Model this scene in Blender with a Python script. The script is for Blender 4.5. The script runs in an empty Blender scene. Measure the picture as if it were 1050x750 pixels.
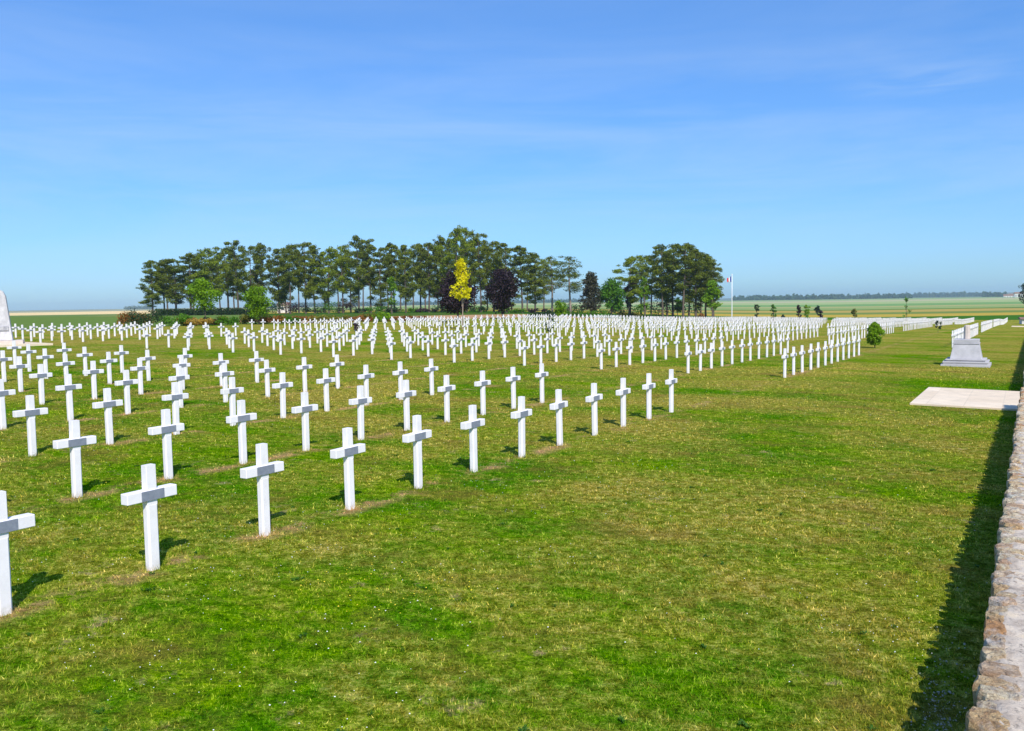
import bpy, math, random
import numpy as np
from mathutils import Matrix, Vector
random.seed(7); rng = np.random.default_rng(11)
C = bpy.context.scene.collection
H = 2.2                                    # eye height above the lawn, metres
F, PITCH, ROLL, TH = 869.64, .07395, .016, .54438
U0, V0, DU, DV = -2.78725, 7.43509, 1.36919, .54582      # grid of graves, in eye heights
N2 = (math.cos(TH), -math.sin(TH)); D2 = (math.sin(TH), math.cos(TH))

def S(t):
    t = min(1, max(0, t)); return t*t*(3-2*t)
def hrel(x, y):                            # ground height, in eye heights relative to the eye
    d = math.hypot(x, y); az = math.atan2(x, max(y, 1e-3))
    near = -1-.018*max(-60, min(60, x))-.001*min(y, 80)-.4*(max(0, min(d, 75)-20)/50)**1.7*S(x/12)
    far = -1.0-1.6*S((az+.1)/.5)
    t = S((d-60)/60)
    return near*(1-t)+far*t
def gz(X, Y): return H*(1+hrel(X/H, Y/H))
def W(u, v):                               # grid coordinates (eye heights) -> metres
    X = H*(u*N2[0]+v*D2[0]); Y = H*(u*N2[1]+v*D2[1]); return X, Y
def ray(px, py):
    X = px-525; Y = py-375
    u = X*math.cos(ROLL)-Y*math.sin(ROLL); v = X*math.sin(ROLL)+Y*math.cos(ROLL)
    c, s = math.cos(PITCH), math.sin(PITCH)
    return Vector((u/F, c-v/F*s, -s-v/F*c))
def proj(X, Y, Z):
    Z = Z-H; c, s = math.cos(PITCH), math.sin(PITCH)
    yf = Y*c-Z*s; z = Y*s+Z*c
    if yf <= .1: return None
    u = F*X/yf; v = -F*z/yf
    return 525+u*math.cos(ROLL)+v*math.sin(ROLL), 375-u*math.sin(ROLL)+v*math.cos(ROLL)
def ground_at(px, py):
    d = ray(px, py); t = 1
    while t < 900:
        w = d*t
        if w[2] < hrel(w[0], w[1]): break
        t *= 1.001
    return Vector((w[0]*H, w[1]*H, gz(w[0]*H, w[1]*H)))
def at_dist(px, dist, py=320):             # point on the ground at this many metres
    d = ray(px, py); k = dist/math.hypot(d.x, d.y)
    return Vector((d.x*k, d.y*k, gz(d.x*k, d.y*k)))
def top_h(p, px, py):                      # height of what stands at p and reaches py
    d = ray(px, py); k = math.hypot(p.x, p.y)/math.hypot(d.x, d.y)
    return H+d.z*k-p.z

# ---------------------------------------------------------------- materials
def new_mat(name):
    m = bpy.data.materials.new(name); m.use_nodes = True
    nt = m.node_tree; b = nt.nodes['Principled BSDF']; return m, nt, b
def nd(nt, t, **k):
    n = nt.nodes.new(t)
    for a, v in k.items(): setattr(n, a, v)
    return n
def ramp(nt, fac, stops, interp='LINEAR'):
    r = nd(nt, 'ShaderNodeValToRGB'); cr = r.color_ramp; cr.interpolation = interp
    while len(cr.elements) > 1: cr.elements.remove(cr.elements[-1])
    cr.elements[0].position = stops[0][0]; cr.elements[0].color = (*stops[0][1], 1)
    for p, c in stops[1:]:
        e = cr.elements.new(p); e.color = (*c, 1)
    nt.links.new(fac, r.inputs[0]); return r.outputs[0]
def g(v): return (v, v, v)
def noise(nt, vec, scale, detail=4, rough=.6, dist=0):
    n = nd(nt, 'ShaderNodeTexNoise'); n.inputs['Scale'].default_value = scale
    n.inputs['Detail'].default_value = detail; n.inputs['Roughness'].default_value = rough
    n.inputs['Distortion'].default_value = dist
    if vec is not None: nt.links.new(vec, n.inputs['Vector'])
    return n.outputs['Fac']
def mth(nt, op, a, b=None, c=None, clamp=False):
    n = nd(nt, 'ShaderNodeMath', operation=op); n.use_clamp = clamp
    for i, v in enumerate((a, b, c)):
        if v is None: continue
        if isinstance(v, (int, float)): n.inputs[i].default_value = v
        else: nt.links.new(v, n.inputs[i])
    return n.outputs[0]
def mix(nt, fac, a, b, blend='MIX'):
    n = nd(nt, 'ShaderNodeMix', data_type='RGBA', blend_type=blend)
    for s, v in ((n.inputs[0], fac), (n.inputs[6], a), (n.inputs[7], b)):
        if isinstance(v, (int, float)): s.default_value = v
        elif isinstance(v, tuple): s.default_value = (*v, 1)
        else: nt.links.new(v, s)
    return n.outputs[2]
def mapr(nt, v, a, b, c=0., d=1.):
    n = nd(nt, 'ShaderNodeMapRange'); nt.links.new(v, n.inputs[0])
    for i, x in enumerate((a, b, c, d)): n.inputs[i+1].default_value = x
    return n.outputs[0]
def worldpos(nt, flat=True):
    p = nd(nt, 'ShaderNodeNewGeometry').outputs['Position']
    s = nd(nt, 'ShaderNodeSeparateXYZ'); nt.links.new(p, s.inputs[0])
    if not flat: return p, s.outputs[0], s.outputs[1]
    c = nd(nt, 'ShaderNodeCombineXYZ'); nt.links.new(s.outputs[0], c.inputs[0]); nt.links.new(s.outputs[1], c.inputs[1])
    return c.outputs[0], s.outputs[0], s.outputs[1]
def bump(nt, b, h, strength=.5, dist=.02):
    n = nd(nt, 'ShaderNodeBump'); n.inputs['Strength'].default_value = strength; n.inputs['Distance'].default_value = dist
    nt.links.new(h, n.inputs['Height']); nt.links.new(n.outputs[0], b.inputs['Normal'])

def lawn_colour(nt, blade=None):
    """grass colour over the lawn: greener and drier patches, worn strips along the rows"""
    p, x, y = worldpos(nt); y_raw = y
    rot = nd(nt, 'ShaderNodeMapping', vector_type='POINT'); nt.links.new(p, rot.inputs[0])
    rot.inputs['Rotation'].default_value = (0, 0, TH)       # now x = across the rows, y = along the rows
    sq = nd(nt, 'ShaderNodeMapping'); nt.links.new(rot.outputs[0], sq.inputs[0]); sq.inputs['Scale'].default_value = (.55, 1.0, 1)
    n_big = noise(nt, sq.outputs[0], .22, 5, .62, .6)
    n_mid = noise(nt, sq.outputs[0], 1.5, 8, .78, .4)
    n_fin = mth(nt, 'ADD', mth(nt, 'MULTIPLY', noise(nt, p, 9, 5, .78), .5), mth(nt, 'MULTIPLY', noise(nt, p, 38, 4, .8), .5))
    n_fin = mapr(nt, n_fin, .36, .64, .22, .78)
    green = ramp(nt, n_fin, [(.3, (.020, .070, .0005)), (.5, (.090, .225, .0008)), (.68, (.24, .40, .002))])
    green = mix(nt, mapr(nt, noise(nt, p, .5, 5, .7, .5), .42, .60, 0, 1), mix(nt, 1.0, green, (.62, .86, 1.0), 'MULTIPLY'), mix(nt, 1.0, green, (1.35, 1.12, 1.0), 'MULTIPLY'))
    straw = ramp(nt, n_fin, [(.3, (.10, .09, .006)), (.5, (.31, .265, .028)), (.68, (.72, .58, .18))])
    dry = mth(nt, 'ADD', mth(nt, 'ADD', mth(nt, 'MULTIPLY', n_big, 1.0), mth(nt, 'ADD', mth(nt, 'MULTIPLY', n_mid, .55), mth(nt, 'MULTIPLY', noise(nt, sq.outputs[0], 5.5, 5, .8, .3), .45))), mapr(nt, y_raw, 12, 45, 0, .06))
    dryf = mapr(nt, dry, .89, 1.14, .0, .95)
    if blade is not None: dryf = mth(nt, 'ADD', dryf, mth(nt, 'MULTIPLY', mth(nt, 'SUBTRACT', blade, .55), .7), clamp=True)
    col = mix(nt, dryf, green, straw)
    # orange-brown tint in places
    t = mapr(nt, noise(nt, p, .7, 6, .72), .52, .66, 0, .6)
    col = mix(nt, t, col, mix(nt, n_fin, (.10, .085, .012), (.30, .19, .05)))
    # worn strips under the rows of crosses
    s = nd(nt, 'ShaderNodeSeparateXYZ'); nt.links.new(rot.outputs[0], s.inputs[0])
    fr = mth(nt, 'FRACT', mth(nt, 'ADD', mth(nt, 'DIVIDE', mth(nt, 'SUBTRACT', s.outputs[0], U0*H), DU*H), 40.5))
    off = mth(nt, 'ABSOLUTE', mth(nt, 'SUBTRACT', fr, .5))
    strip = mapr(nt, off, .015, .085, 1, 0)
    inn = mth(nt, 'LESS_THAN', s.outputs[0], (U0+.25)*H)
    worn = mth(nt, 'MULTIPLY', mth(nt, 'MULTIPLY', strip, inn), mapr(nt, noise(nt, p, 1.1, 6, .78), .49, .60, 0, .95))
    col = mix(nt, worn, col, mix(nt, n_fin, (.24, .11, .02), (.70, .48, .24)))
    sp2 = mapr(nt, noise(nt, p, 1.5, 7, .8), .60, .68, 0, .9)
    col = mix(nt, sp2, col, mix(nt, n_fin, (.16, .11, .03), (.62, .48, .26)))
    return col, s.outputs[0], s.outputs[1], x, y, n_fin, worn

# ground
M = {}
m, nt, b = new_mat('ground'); M['ground'] = m
lawn, su, sv, X_, Y_, nf, worn = lawn_colour(nt)
p, _, _ = worldpos(nt)
# mowing stripes and far tone
wob = mth(nt, 'MULTIPLY', mth(nt, 'SUBTRACT', noise(nt, p, .004, 3, .5), .5), 60)
yy = mth(nt, 'ADD', mth(nt, 'ADD', Y_, wob), mth(nt, 'MULTIPLY', X_, .10))
fr = mth(nt, 'DIVIDE', mth(nt, 'LOGARITHM', mth(nt, 'MAXIMUM', yy, 10), 10), 4)       # 100 m .5, 1 km .75
def L(m_): return math.log10(m_)/4
right = ramp(nt, fr, [(0, (.07, .13, .02)), (L(205), (.045, .15, .012)), (L(250), (.46, .34, .06)), (L(290), (.17, .24, .06)), (L(325), (.42, .32, .09)),
    (L(370), (.12, .22, .05)), (L(405), (.26, .34, .12)), (L(470), (.38, .37, .15)), (L(540), (.18, .32, .11)), (L(690), (.34, .42, .18)),
    (L(900), (.44, .42, .24)), (L(1150), (.28, .38, .18)), (L(1700), (.50, .46, .30)), (L(2300), (.12, .17, .09))], 'CONSTANT')
left = ramp(nt, fr, [(0, (.14, .22, .05)), (L(245), (.42, .30, .14)), (L(262), (.14, .22, .06)), (L(345), (.80, .60, .30)), (L(1900), (.3, .3, .15))], 'CONSTANT')
isl = mth(nt, 'LESS_THAN', X_, mth(nt, 'MULTIPLY', Y_, -.29))
fields = mix(nt, isl, right, left)
fn = noise(nt, p, .03, 4, .6)
fields = mix(nt, .35, fields, mix(nt, fn, (.6, .6, .6), (1.4, 1.4, 1.35)), 'MULTIPLY')
# earth strip beyond the hedge, lawn inside the boundary
strip_m = mth(nt, 'MULTIPLY', mth(nt, 'LESS_THAN', su, -31.5*H), mth(nt, 'GREATER_THAN', su, -42*H))
earth = mix(nt, nf, (.36, .20, .09), (.62, .40, .22))
sidepath = mth(nt, 'MULTIPLY', strip_m, mth(nt, 'MULTIPLY', mth(nt, 'GREATER_THAN', sv, 31*H), mth(nt, 'LESS_THAN', sv, 74*H)))
fields = mix(nt, sidepath, fields, earth)
inside = mth(nt, 'MULTIPLY', mth(nt, 'GREATER_THAN', su, -31.5*H), mth(nt, 'LESS_THAN', sv, 100*H))
col = mix(nt, inside, fields, lawn)
nt.links.new(col, b.inputs['Base Color']); b.inputs['Roughness'].default_value = .95; b.inputs['Specular IOR Level'].default_value = 0
h1 = mth(nt, 'ADD', noise(nt, p, 25, 4, .8), mth(nt, 'MULTIPLY', noise(nt, p, 5, 3, .6), 1.5))
bump(nt, b, h1, .9, .05)

def leaf_mat(name, c1, c2, trans=.3, scale=1.2, rough=.6):
    m, nt, b = new_mat(name); M[name] = m
    oi = nd(nt, 'ShaderNodeObjectInfo').outputs['Random']
    p, _, _ = worldpos(nt, False)
    n = noise(nt, p, scale, 4, .75)
    c = ramp(nt, n, [(.3, c1), (.7, c2)])
    c = mix(nt, .5, c, mix(nt, oi, (.72, .74, .7), (1.25, 1.2, 1.1)), 'MULTIPLY')
    nt.links.new(c, b.inputs['Base Color']); b.inputs['Roughness'].default_value = rough
    b.inputs['Specular IOR Level'].default_value = .25
    if trans:
        t = nd(nt, 'ShaderNodeBsdfTranslucent'); nt.links.new(c, t.inputs[0])
        ms = nd(nt, 'ShaderNodeMixShader'); ms.inputs[0].default_value = trans
        nt.links.new(b.outputs[0], ms.inputs[1]); nt.links.new(t.outputs[0], ms.inputs[2])
        nt.links.new(ms.outputs[0], nt.nodes['Material Output'].inputs[0])
    return m
leaf_mat('pine', (.034, .060, .002), (.22, .265, .016), .12, .9)
leaf_mat('pine_light', (.07, .11, .002), (.32, .40, .010), .2, .9)
leaf_mat('purple', (.012, .007, .011), (.050, .026, .036), .12)
leaf_mat('green', (.035, .12, .004), (.11, .27, .008), .3)
leaf_mat('bright', (.085, .20, .003), (.25, .43, .008), .35)
leaf_mat('yellow', (.60, .56, .004), (.95, .85, .01), .4)
leaf_mat('dusky', (.022, .024, .014), (.075, .075, .04), .12)
leaf_mat('weed', (.03, .10, .004), (.07, .20, .01), .3)
leaf_mat('dark', (.012, .035, .012), (.035, .075, .02), .2)
leaf_mat('olive', (.09, .11, .015), (.28, .26, .03), .3)
leaf_mat('rust', (.20, .07, .015), (.42, .20, .04), .3)
leaf_mat('ochre', (.38, .25, .04), (.5, .33, .06), .3)
leaf_mat('far_wood', (.025, .065, .035), (.045, .10, .045), 0, .05)

def stone_mat(name, c1, c2, scale=3, b_=.4, rough=.85, dist=.02):
    m, nt, b = new_mat(name); M[name] = m
    p = nd(nt, 'ShaderNodeTexCoord').outputs['Object']
    n = noise(nt, p, scale, 6, .7)
    nt.links.new(ramp(nt, n, [(.3, c1), (.7, c2)]), b.inputs['Base Color']); b.inputs['Roughness'].default_value = rough
    bump(nt, b, noise(nt, p, scale*5, 5, .7), b_, dist); return m
stone_mat('bark', (.06, .045, .035), (.16, .12, .09), 2)
stone_mat('pale_bark', (.22, .16, .12), (.40, .30, .24), 2)
stone_mat('chalk', (.40, .33, .24), (.62, .54, .42), 30, .2)
stone_mat('grey_stone', (.40, .385, .39), (.56, .54, .545), 2.5, .3)
stone_mat('pink_stone', (.50, .42, .36), (.66, .56, .48), 4, .3)
stone_mat('stela_stone', (.40, .38, .39), (.72, .69, .69), 2, .5)
stone_mat('relief_stone', (.22, .22, .25), (.60, .58, .58), 5, .8)
stone_mat('white_wall', (.6, .58, .54), (.75, .72, .68), 1, .1)
stone_mat('roof_tile', (.20, .12, .09), (.30, .18, .13), 3, .2)
stone_mat('wood_post', (.22, .17, .11), (.34, .27, .18), 6, .3)

# white concrete of the crosses: faint weathering, dirt rising from the ground
m, nt, b = new_mat('white_concrete'); M['white_concrete'] = m
tc = nd(nt, 'ShaderNodeTexCoord').outputs['Object']
sz = nd(nt, 'ShaderNodeSeparateXYZ'); nt.links.new(tc, sz.inputs[0])
oi = nd(nt, 'ShaderNodeObjectInfo').outputs['Random']
p3, _, _ = worldpos(nt, False)
c = ramp(nt, noise(nt, p3, 6, 5, .65), [(.3, (.80, .765, .76)), (.6, (.89, .85, .845))])
dirt = mth(nt, 'MULTIPLY', mapr(nt, sz.outputs[2], .0, .10, .55, 0), mapr(nt, noise(nt, p3, 22, 4, .7), .4, .62))
c = mix(nt, dirt, c, (.42, .36, .25))
c = mix(nt, mth(nt, 'MULTIPLY', oi, .10), c, (.66, .66, .64))
nt.links.new(c, b.inputs['Base Color']); b.inputs['Roughness'].default_value = .7
bump(nt, b, noise(nt, p3, 60, 3, .6), .15, .004)
m, nt, b = new_mat('plate_grey'); M['plate_grey'] = m
p3, _, _ = worldpos(nt, False)
nt.links.new(ramp(nt, noise(nt, p3, 25, 4, .7), [(.3, (.19, .21, .26)), (.7, (.27, .29, .34))]), b.inputs['Base Color'])
b.inputs['Roughness'].default_value = .45
# paving
m, nt, b = new_mat('paving'); M['paving'] = m
tc = nd(nt, 'ShaderNodeTexCoord').outputs['Object']
br = nd(nt, 'ShaderNodeTexBrick'); nt.links.new(tc, br.inputs[0])
br.offset = 0.0; br.inputs['Color1'].default_value = (.78, .63, .44, 1); br.inputs["Color2"].default_value = (.84, .70, .51, 1)
br.inputs['Mortar'].default_value = (.72, .59, .42, 1); br.inputs['Scale'].default_value = 1
br.inputs['Mortar Size'].default_value = .012; br.inputs['Brick Width'].default_value = .72; br.inputs['Row Height'].default_value = 1.07
c = mix(nt, .5, br.outputs[0], ramp(nt, noise(nt, tc, 2.2, 6, .7), [(.3, (.72, .7, .68)), (.7, (1.25, 1.22, 1.2))]), 'MULTIPLY')
nt.links.new(c, b.inputs['Base Color']); b.inputs['Roughness'].default_value = .9; bump(nt, b, noise(nt, tc, 30, 4, .7), .3, .01)
# rubble stones and mortar of the wall
m, nt, b = new_mat('rubble'); M['rubble'] = m
at = nd(nt, 'ShaderNodeAttribute', attribute_name='tone')
p3, _, _ = worldpos(nt, False)
base = ramp(nt, at.outputs['Fac'], [(0, (.92, .74, .45)), (.3, (.96, .86, .60)), (.52, (.86, .58, .26)), (.7, (.96, .90, .70)), (.84, (.72, .34, .10)), (.93, (.94, .82, .64))])
c = mix(nt, mapr(nt, noise(nt, p3, 16, 7, .8), .42, .58), base, mix(nt, .75, base, (.38, .20, .09)))
c = mix(nt, mapr(nt, noise(nt, p3, 5, 5, .7), .52, .68, 0, .7), c, (.80, .76, .70))
c = mix(nt, mapr(nt, noise(nt, p3, 38, 6, .85), .56, .63, 0, .8), c, (.20, .13, .08))
nt.links.new(c, b.inputs['Base Color']); b.inputs['Roughness'].default_value = .95
bump(nt, b, mth(nt, 'ADD', noise(nt, p3, 35, 6, .85), mth(nt, 'MULTIPLY', noise(nt, p3, 12, 5, .75), 2)), 1, .035)
m, nt, b = new_mat('mortar'); M['mortar'] = m
p3, _, _ = worldpos(nt, False)
c = ramp(nt, noise(nt, p3, 4, 7, .72), [(.32, (.30, .24, .18)), (.45, (.55, .45, .34)), (.55, (.72, .61, .47)), (.68, (.88, .70, .46))])
c = mix(nt, mapr(nt, noise(nt, p3, 26, 6, .85), .54, .62, 0, .75), c, (.17, .14, .11))
nt.links.new(c, b.inputs['Base Color']); b.inputs['Roughness'].default_value = .95
bump(nt, b, noise(nt, p3, 30, 6, .8), .8, .015)
# grass blades
m, nt, b = new_mat('grass'); M['grass'] = m
at = nd(nt, 'ShaderNodeAttribute', attribute_name='tone').outputs['Fac']
c = lawn_colour(nt, at)[0]
c = mix(nt, 1.0, c, mix(nt, at, (.85, .95, .8), (2.1, 1.9, 1.8)), 'MULTIPLY')
nt.links.new(c, b.inputs['Base Color']); b.inputs['Roughness'].default_value = .6; b.inputs['Specular IOR Level'].default_value = .04
t = nd(nt, 'ShaderNodeBsdfTranslucent'); nt.links.new(c, t.inputs[0])
ms = nd(nt, 'ShaderNodeMixShader'); ms.inputs[0].default_value = .3
nt.links.new(b.outputs[0], ms.inputs[1]); nt.links.new(t.outputs[0], ms.inputs[2]); nt.links.new(ms.outputs[0], nt.nodes['Material Output'].inputs[0])
def plain(name, c, rough=.6):
    m, nt, b = new_mat(name); M[name] = m
    b.inputs['Base Color'].default_value = (*c, 1); b.inputs['Roughness'].default_value = rough
plain('petal', (.85, .85, .82)); plain('yellow_petal', (.75, .60, .03)); plain('pole_white', (.8, .8, .82), .4)
plain('flag_blue', (.02, .05, .25)); plain('flag_white', (.8, .8, .8)); plain('flag_red', (.6, .04, .06)); plain('glass', (.05, .06, .08), .15)

# ---------------------------------------------------------------- mesh helpers
def np_mesh(name, verts, faces, nper, mats, smooth=False, mat_idx=None, tone=None):
    me = bpy.data.meshes.new(name); n = len(verts); f = len(faces)
    me.vertices.add(n); me.vertices.foreach_set('co', np.asarray(verts, np.float32).ravel())
    me.loops.add(f*nper); me.loops.foreach_set('vertex_index', np.asarray(faces, np.int32).ravel())
    me.polygons.add(f); me.polygons.foreach_set('loop_start', np.arange(0, f*nper, nper, dtype=np.int32))
    me.polygons.foreach_set('loop_total', np.full(f, nper, np.int32))
    if mat_idx is not None: me.polygons.foreach_set('material_index', np.asarray(mat_idx, np.int32))
    me.polygons.foreach_set('use_smooth', np.full(f, smooth))
    for m_ in mats: me.materials.append(m_)
    if tone is not None:
        a = me.attributes.new('tone', 'FLOAT', 'POINT'); a.data.foreach_set('value', np.asarray(tone, np.float32))
    me.update(calc_edges=True); me.validate(); return me
def link(name, me, parent=None, loc=None):
    o = bpy.data.objects.new(name, me); C.objects.link(o)
    if parent: o.parent = parent
    if loc is not None: o.location = loc
    return o
def thing(name, label, cat, loc=(0, 0, 0), rz=0, group=None, me=None):
    o = bpy.data.objects.new(name, me); C.objects.link(o); o.location = loc; o.rotation_euler = (0, 0, rz)
    o['label'] = label; o['category'] = cat
    if group: o['group'] = group
    return o
class MB:
    def __init__(s): s.v = []; s.f = []
    def frustum(s, x0, x1, y0, y1, z0, X0, X1, Y0, Y1, z1):
        i = len(s.v)
        s.v += [(x0, y0, z0), (x1, y0, z0), (x1, y1, z0), (x0, y1, z0), (X0, Y0, z1), (X1, Y0, z1), (X1, Y1, z1), (X0, Y1, z1)]
        s.f += [tuple(i+k for k in q) for q in ((0, 3, 2, 1), (4, 5, 6, 7), (0, 1, 5, 4), (1, 2, 6, 5), (2, 3, 7, 6), (3, 0, 4, 7))]
    def box(s, x0, x1, y0, y1, z0, z1): s.frustum(x0, x1, y0, y1, z0, x0, x1, y0, y1, z1)
    def prism(s, poly, z0, z1, taper=1.0):           # polygon in x,y
        i = len(s.v); n = len(poly)
        s.v += [(x, y, z0) for x, y in poly]+[(x*taper, y*taper, z1) for x, y in poly]
        s.f += [tuple(range(i+n-1, i-1, -1)), tuple(range(i+n, i+2*n))]
        s.f += [(i+k, i+(k+1) % n, i+n+(k+1) % n, i+n+k) for k in range(n)]
    def tube(s, pts, rad, n=8):
        i = len(s.v); pts = [Vector(p) for p in pts]
        for k, p in enumerate(pts):
            d = (pts[min(k+1, len(pts)-1)]-pts[max(k-1, 0)]).normalized()
            a = d.cross(Vector((0, 1, 0)) if abs(d.y) < .9 else Vector((1, 0, 0))).normalized(); b_ = d.cross(a)
            for j in range(n):
                t = 2*math.pi*j/n; q = p+(a*math.cos(t)+b_*math.sin(t))*rad[k]; s.v.append(tuple(q))
        for k in range(len(pts)-1):
            for j in range(n):
                s.f.append((i+k*n+j, i+k*n+(j+1) % n, i+(k+1)*n+(j+1) % n, i+(k+1)*n+j))
        s.f.append(tuple(i+(len(pts)-1)*n+j for j in range(n)))
    def mesh(s, name, mats, smooth=False, bevel=0):
        me = bpy.data.meshes.new(name); me.from_pydata(s.v, [], s.f)
        if bevel:
            import bmesh
            bm = bmesh.new(); bm.from_mesh(me)
            bmesh.ops.bevel(bm, geom=bm.edges[:]+bm.verts[:], offset=bevel, segments=1, affect='EDGES', clamp_overlap=True)
            bm.to_mesh(me); bm.free()
        if not isinstance(mats, (list, tuple)): mats = [mats]
        for m_ in mats: me.materials.append(m_)
        for p in me.polygons: p.use_smooth = smooth
        return me

# ---------------------------------------------------------------- terrain
azs = np.concatenate([np.linspace(-math.pi, -.9, 40, endpoint=False), np.linspace(-.9, .9, 200, endpoint=False), np.linspace(.9, math.pi, 40)])
rs = np.concatenate([[0.02], np.linspace(.8, 3, 4), np.exp(np.linspace(math.log(3.5), math.log(7000), 190))])
V = []
for r in rs:
    for a in azs:
        X, Y = r*math.sin(a), r*math.cos(a); d = r
        if Y >= 0: z = gz(X, Y)
        else: z = gz(X, 0)*S(1+Y/40)+0*(1-S(1+Y/40))
        # broad swells in the far country
        if d > 500:
            k = S((d-500)/1500)
            z += k*(3.0*math.sin(X/700+1.0)*math.sin(Y/900+.5))-k*2.2*S((-a+.1)/.4)
        V.append((X, Y, z))
na = len(azs); Fc = []
for i in range(len(rs)-1):
    for j in range(na-1):
        Fc.append((i*na+j, i*na+j+1, (i+1)*na+j+1, (i+1)*na+j))
gme = np_mesh('ground', V, [f[::-1] for f in Fc], 4, [M['ground']], True)
gro = link('ground', gme); gro['kind'] = 'structure'

# ---------------------------------------------------------------- grave crosses
CH = .875
def cross_meshes():
    w, d, c = .050, .037, .012
    oct_ = lambda w, d, c: [(-w, -d+c), (-w+c, -d), (w-c, -d), (w, -d+c), (w, d-c), (w-c, d), (-w+c, d), (-w, d-c)]
    a = MB()
    a.prism(oct_(w, d, .014), -.10, .545); 
    a.prism(oct_(w-.003, d-.002, .004), .545, CH, .97)
    post = a.mesh('post', M['white_concrete'])
    a = MB(); a.box(-.232, .232, -.044, .044, .584, .674); bar = a.mesh('crossbar', M['white_concrete'], bevel=.005)
    a = MB(); a.box(-.105, .105, -.050, -.0442, .588, .670); pl = a.mesh('name_plate', M['plate_grey'], bevel=.0015)
    return post, bar, pl
POST, BAR, PLATE = cross_meshes()
# local x runs along the row, local -y faces across the rows (towards +u)
RZ = math.atan2(D2[1], D2[0])              # x axis -> row direction; then -y points to +u
blocks = [('first', V0-11*DV, 12), ('second', V0+4.338, 12), ('third', 22.1, 23), ('fourth', 37.2, 23), ('fifth', 51.6, 23), ('sixth', 66.2, 48)]
cands = []
for bi, (bn, vs, n) in enumerate(blocks):
    for r in range(-1, 17):
        if r in (11, 12) : continue
        if bi == 0 and r > 10: continue
        if r == -1 and bi < 2: continue
        if r == 0 and bi >= 2: continue
        if bi >= 4 and r > 20: continue
        for k in range(n):
            u = U0-r*DU+random.uniform(-.006, .006); v = vs+k*DV+random.uniform(-.008, .008)
            X, Y = W(u, v); z = gz(X, Y); q = proj(X, Y, z+.5)
            if q is None or not (-40 < q[0] < 1075): continue
            if bi >= 2 and r >= 1:           # oblique grass path that splits the far part of the cemetery
                g_ = proj(X, Y, z); e_ = 838.5+(346-g_[1])*.62
                if e_ < g_[0] < e_+8.5: continue
            cands.append((math.hypot(X, Y), bi, r, k, n, X, Y, z))
cands.sort()
ORD = 'zeroth first second third fourth fifth sixth seventh eighth ninth tenth eleventh twelfth thirteenth fourteenth fifteenth sixteenth seventeenth eighteenth nineteenth twentieth'.split()
def o_(n): return ORD[n] if n <= 20 else 'twenty-'+ORD[n-20] if n < 30 else 'thirty-'+ORD[n-30]
proto = None
def make_cross(label, X, Y, z, rz, tilt):
    t = thing('grave_cross', label, 'grave cross', (X, Y, z), rz, 'white concrete crosses in rows on the lawn')
    t.rotation_euler = (tilt[0], tilt[1], rz)
    for nm, me in (('post', POST), ('crossbar', BAR), ('name_plate', PLATE)): link(nm, me, t)
    return t
def in_frame(c):
    q0 = proj(c[5], c[6], c[7]+CH); return -12 < q0[0] < 1062
near = [c for c in cands if in_frame(c)][:300]; ns = set((c[1], c[2], c[3]) for c in near)
for d, bi, r, k, n, X, Y, z in near:
    if bi == 0: lab = 'white cross, %s from right end of the %s row in the nearest block of graves' % (o_(12-k), 'front' if r == 0 else o_(r+1))
    elif r < 11: lab = 'white cross beyond the %s grass aisle, %s from left end of its %s row' % (o_(bi), o_(k+1), o_(r+1))
    else: lab = 'white cross behind the stone memorial, %s aisle, %s from left in %s row' % (o_(bi), o_(k+1), o_(r-1))
    make_cross(lab, X, Y, z, RZ+random.gauss(0, .012), (random.gauss(0, .006), random.gauss(0, .006)))
vv, ff, mi = [], [], []
src = []
for me, mid in ((POST, 0), (BAR, 0), (PLATE, 1)):
    src.append(([v.co.copy() for v in me.vertices], [tuple(p.vertices) for p in me.polygons], mid))
for d, bi, r, k, n, X, Y, z in cands:
    if (bi, r, k) in ns: continue
    mt = Matrix.Translation((X, Y, z)) @ Matrix.Rotation(RZ+random.gauss(0, .012), 4, 'Z')
    for vs_, fs_, mid in src:
        o = len(vv); vv += [tuple(mt @ v) for v in vs_]; ff += [tuple(o+i for i in f) for f in fs_]; mi += [mid]*len(fs_)
me = bpy.data.meshes.new('far_grave_crosses'); me.from_pydata(vv, [], ff); me.materials.append(M['white_concrete']); me.materials.append(M['plate_grey'])
me.polygons.foreach_set('material_index', mi)
# the concrete shader reads height from local z, so keep the ground level of the far crosses low
o = link('distant_grave_crosses', me); o['kind'] = 'stuff'; o['label'] = 'far ranks of small white crosses filling the distance'; o['category'] = 'grave crosses'

# ---------------------------------------------------------------- trees and shrubs
def leaves(puffs, size, flat=.0, tri=False):
    """puffs: (centre, (rx,ry,rz), n) -> vertices, faces of small leaf cards spread through each puff's volume"""
    P = []
    for c, r, n in puffs:
        d = rng.normal(size=(n, 3)); d /= np.linalg.norm(d, axis=1)[:, None]
        d *= (rng.random(n)**.42)[:, None]
        P.append(np.array(c)+d*np.array(r))
    P = np.concatenate(P); n = len(P)
    a = rng.normal(size=(n, 3)); a[:, 2] *= (1-flat*.6); a /= np.linalg.norm(a, axis=1)[:, None]
    b = rng.normal(size=(n, 3)); b[:, 2] *= (1-flat); b -= (b*a).sum(1)[:, None]*a; b /= np.linalg.norm(b, axis=1)[:, None]
    s = size*(.6+.8*rng.random(n))[:, None]
    a *= s; b *= s*.55
    v = np.stack([P-a*.5, P+b*.5, P+a*.55, P-b*.5], 1).reshape(-1, 3)
    return v, np.arange(4*n).reshape(n, 4)
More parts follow.
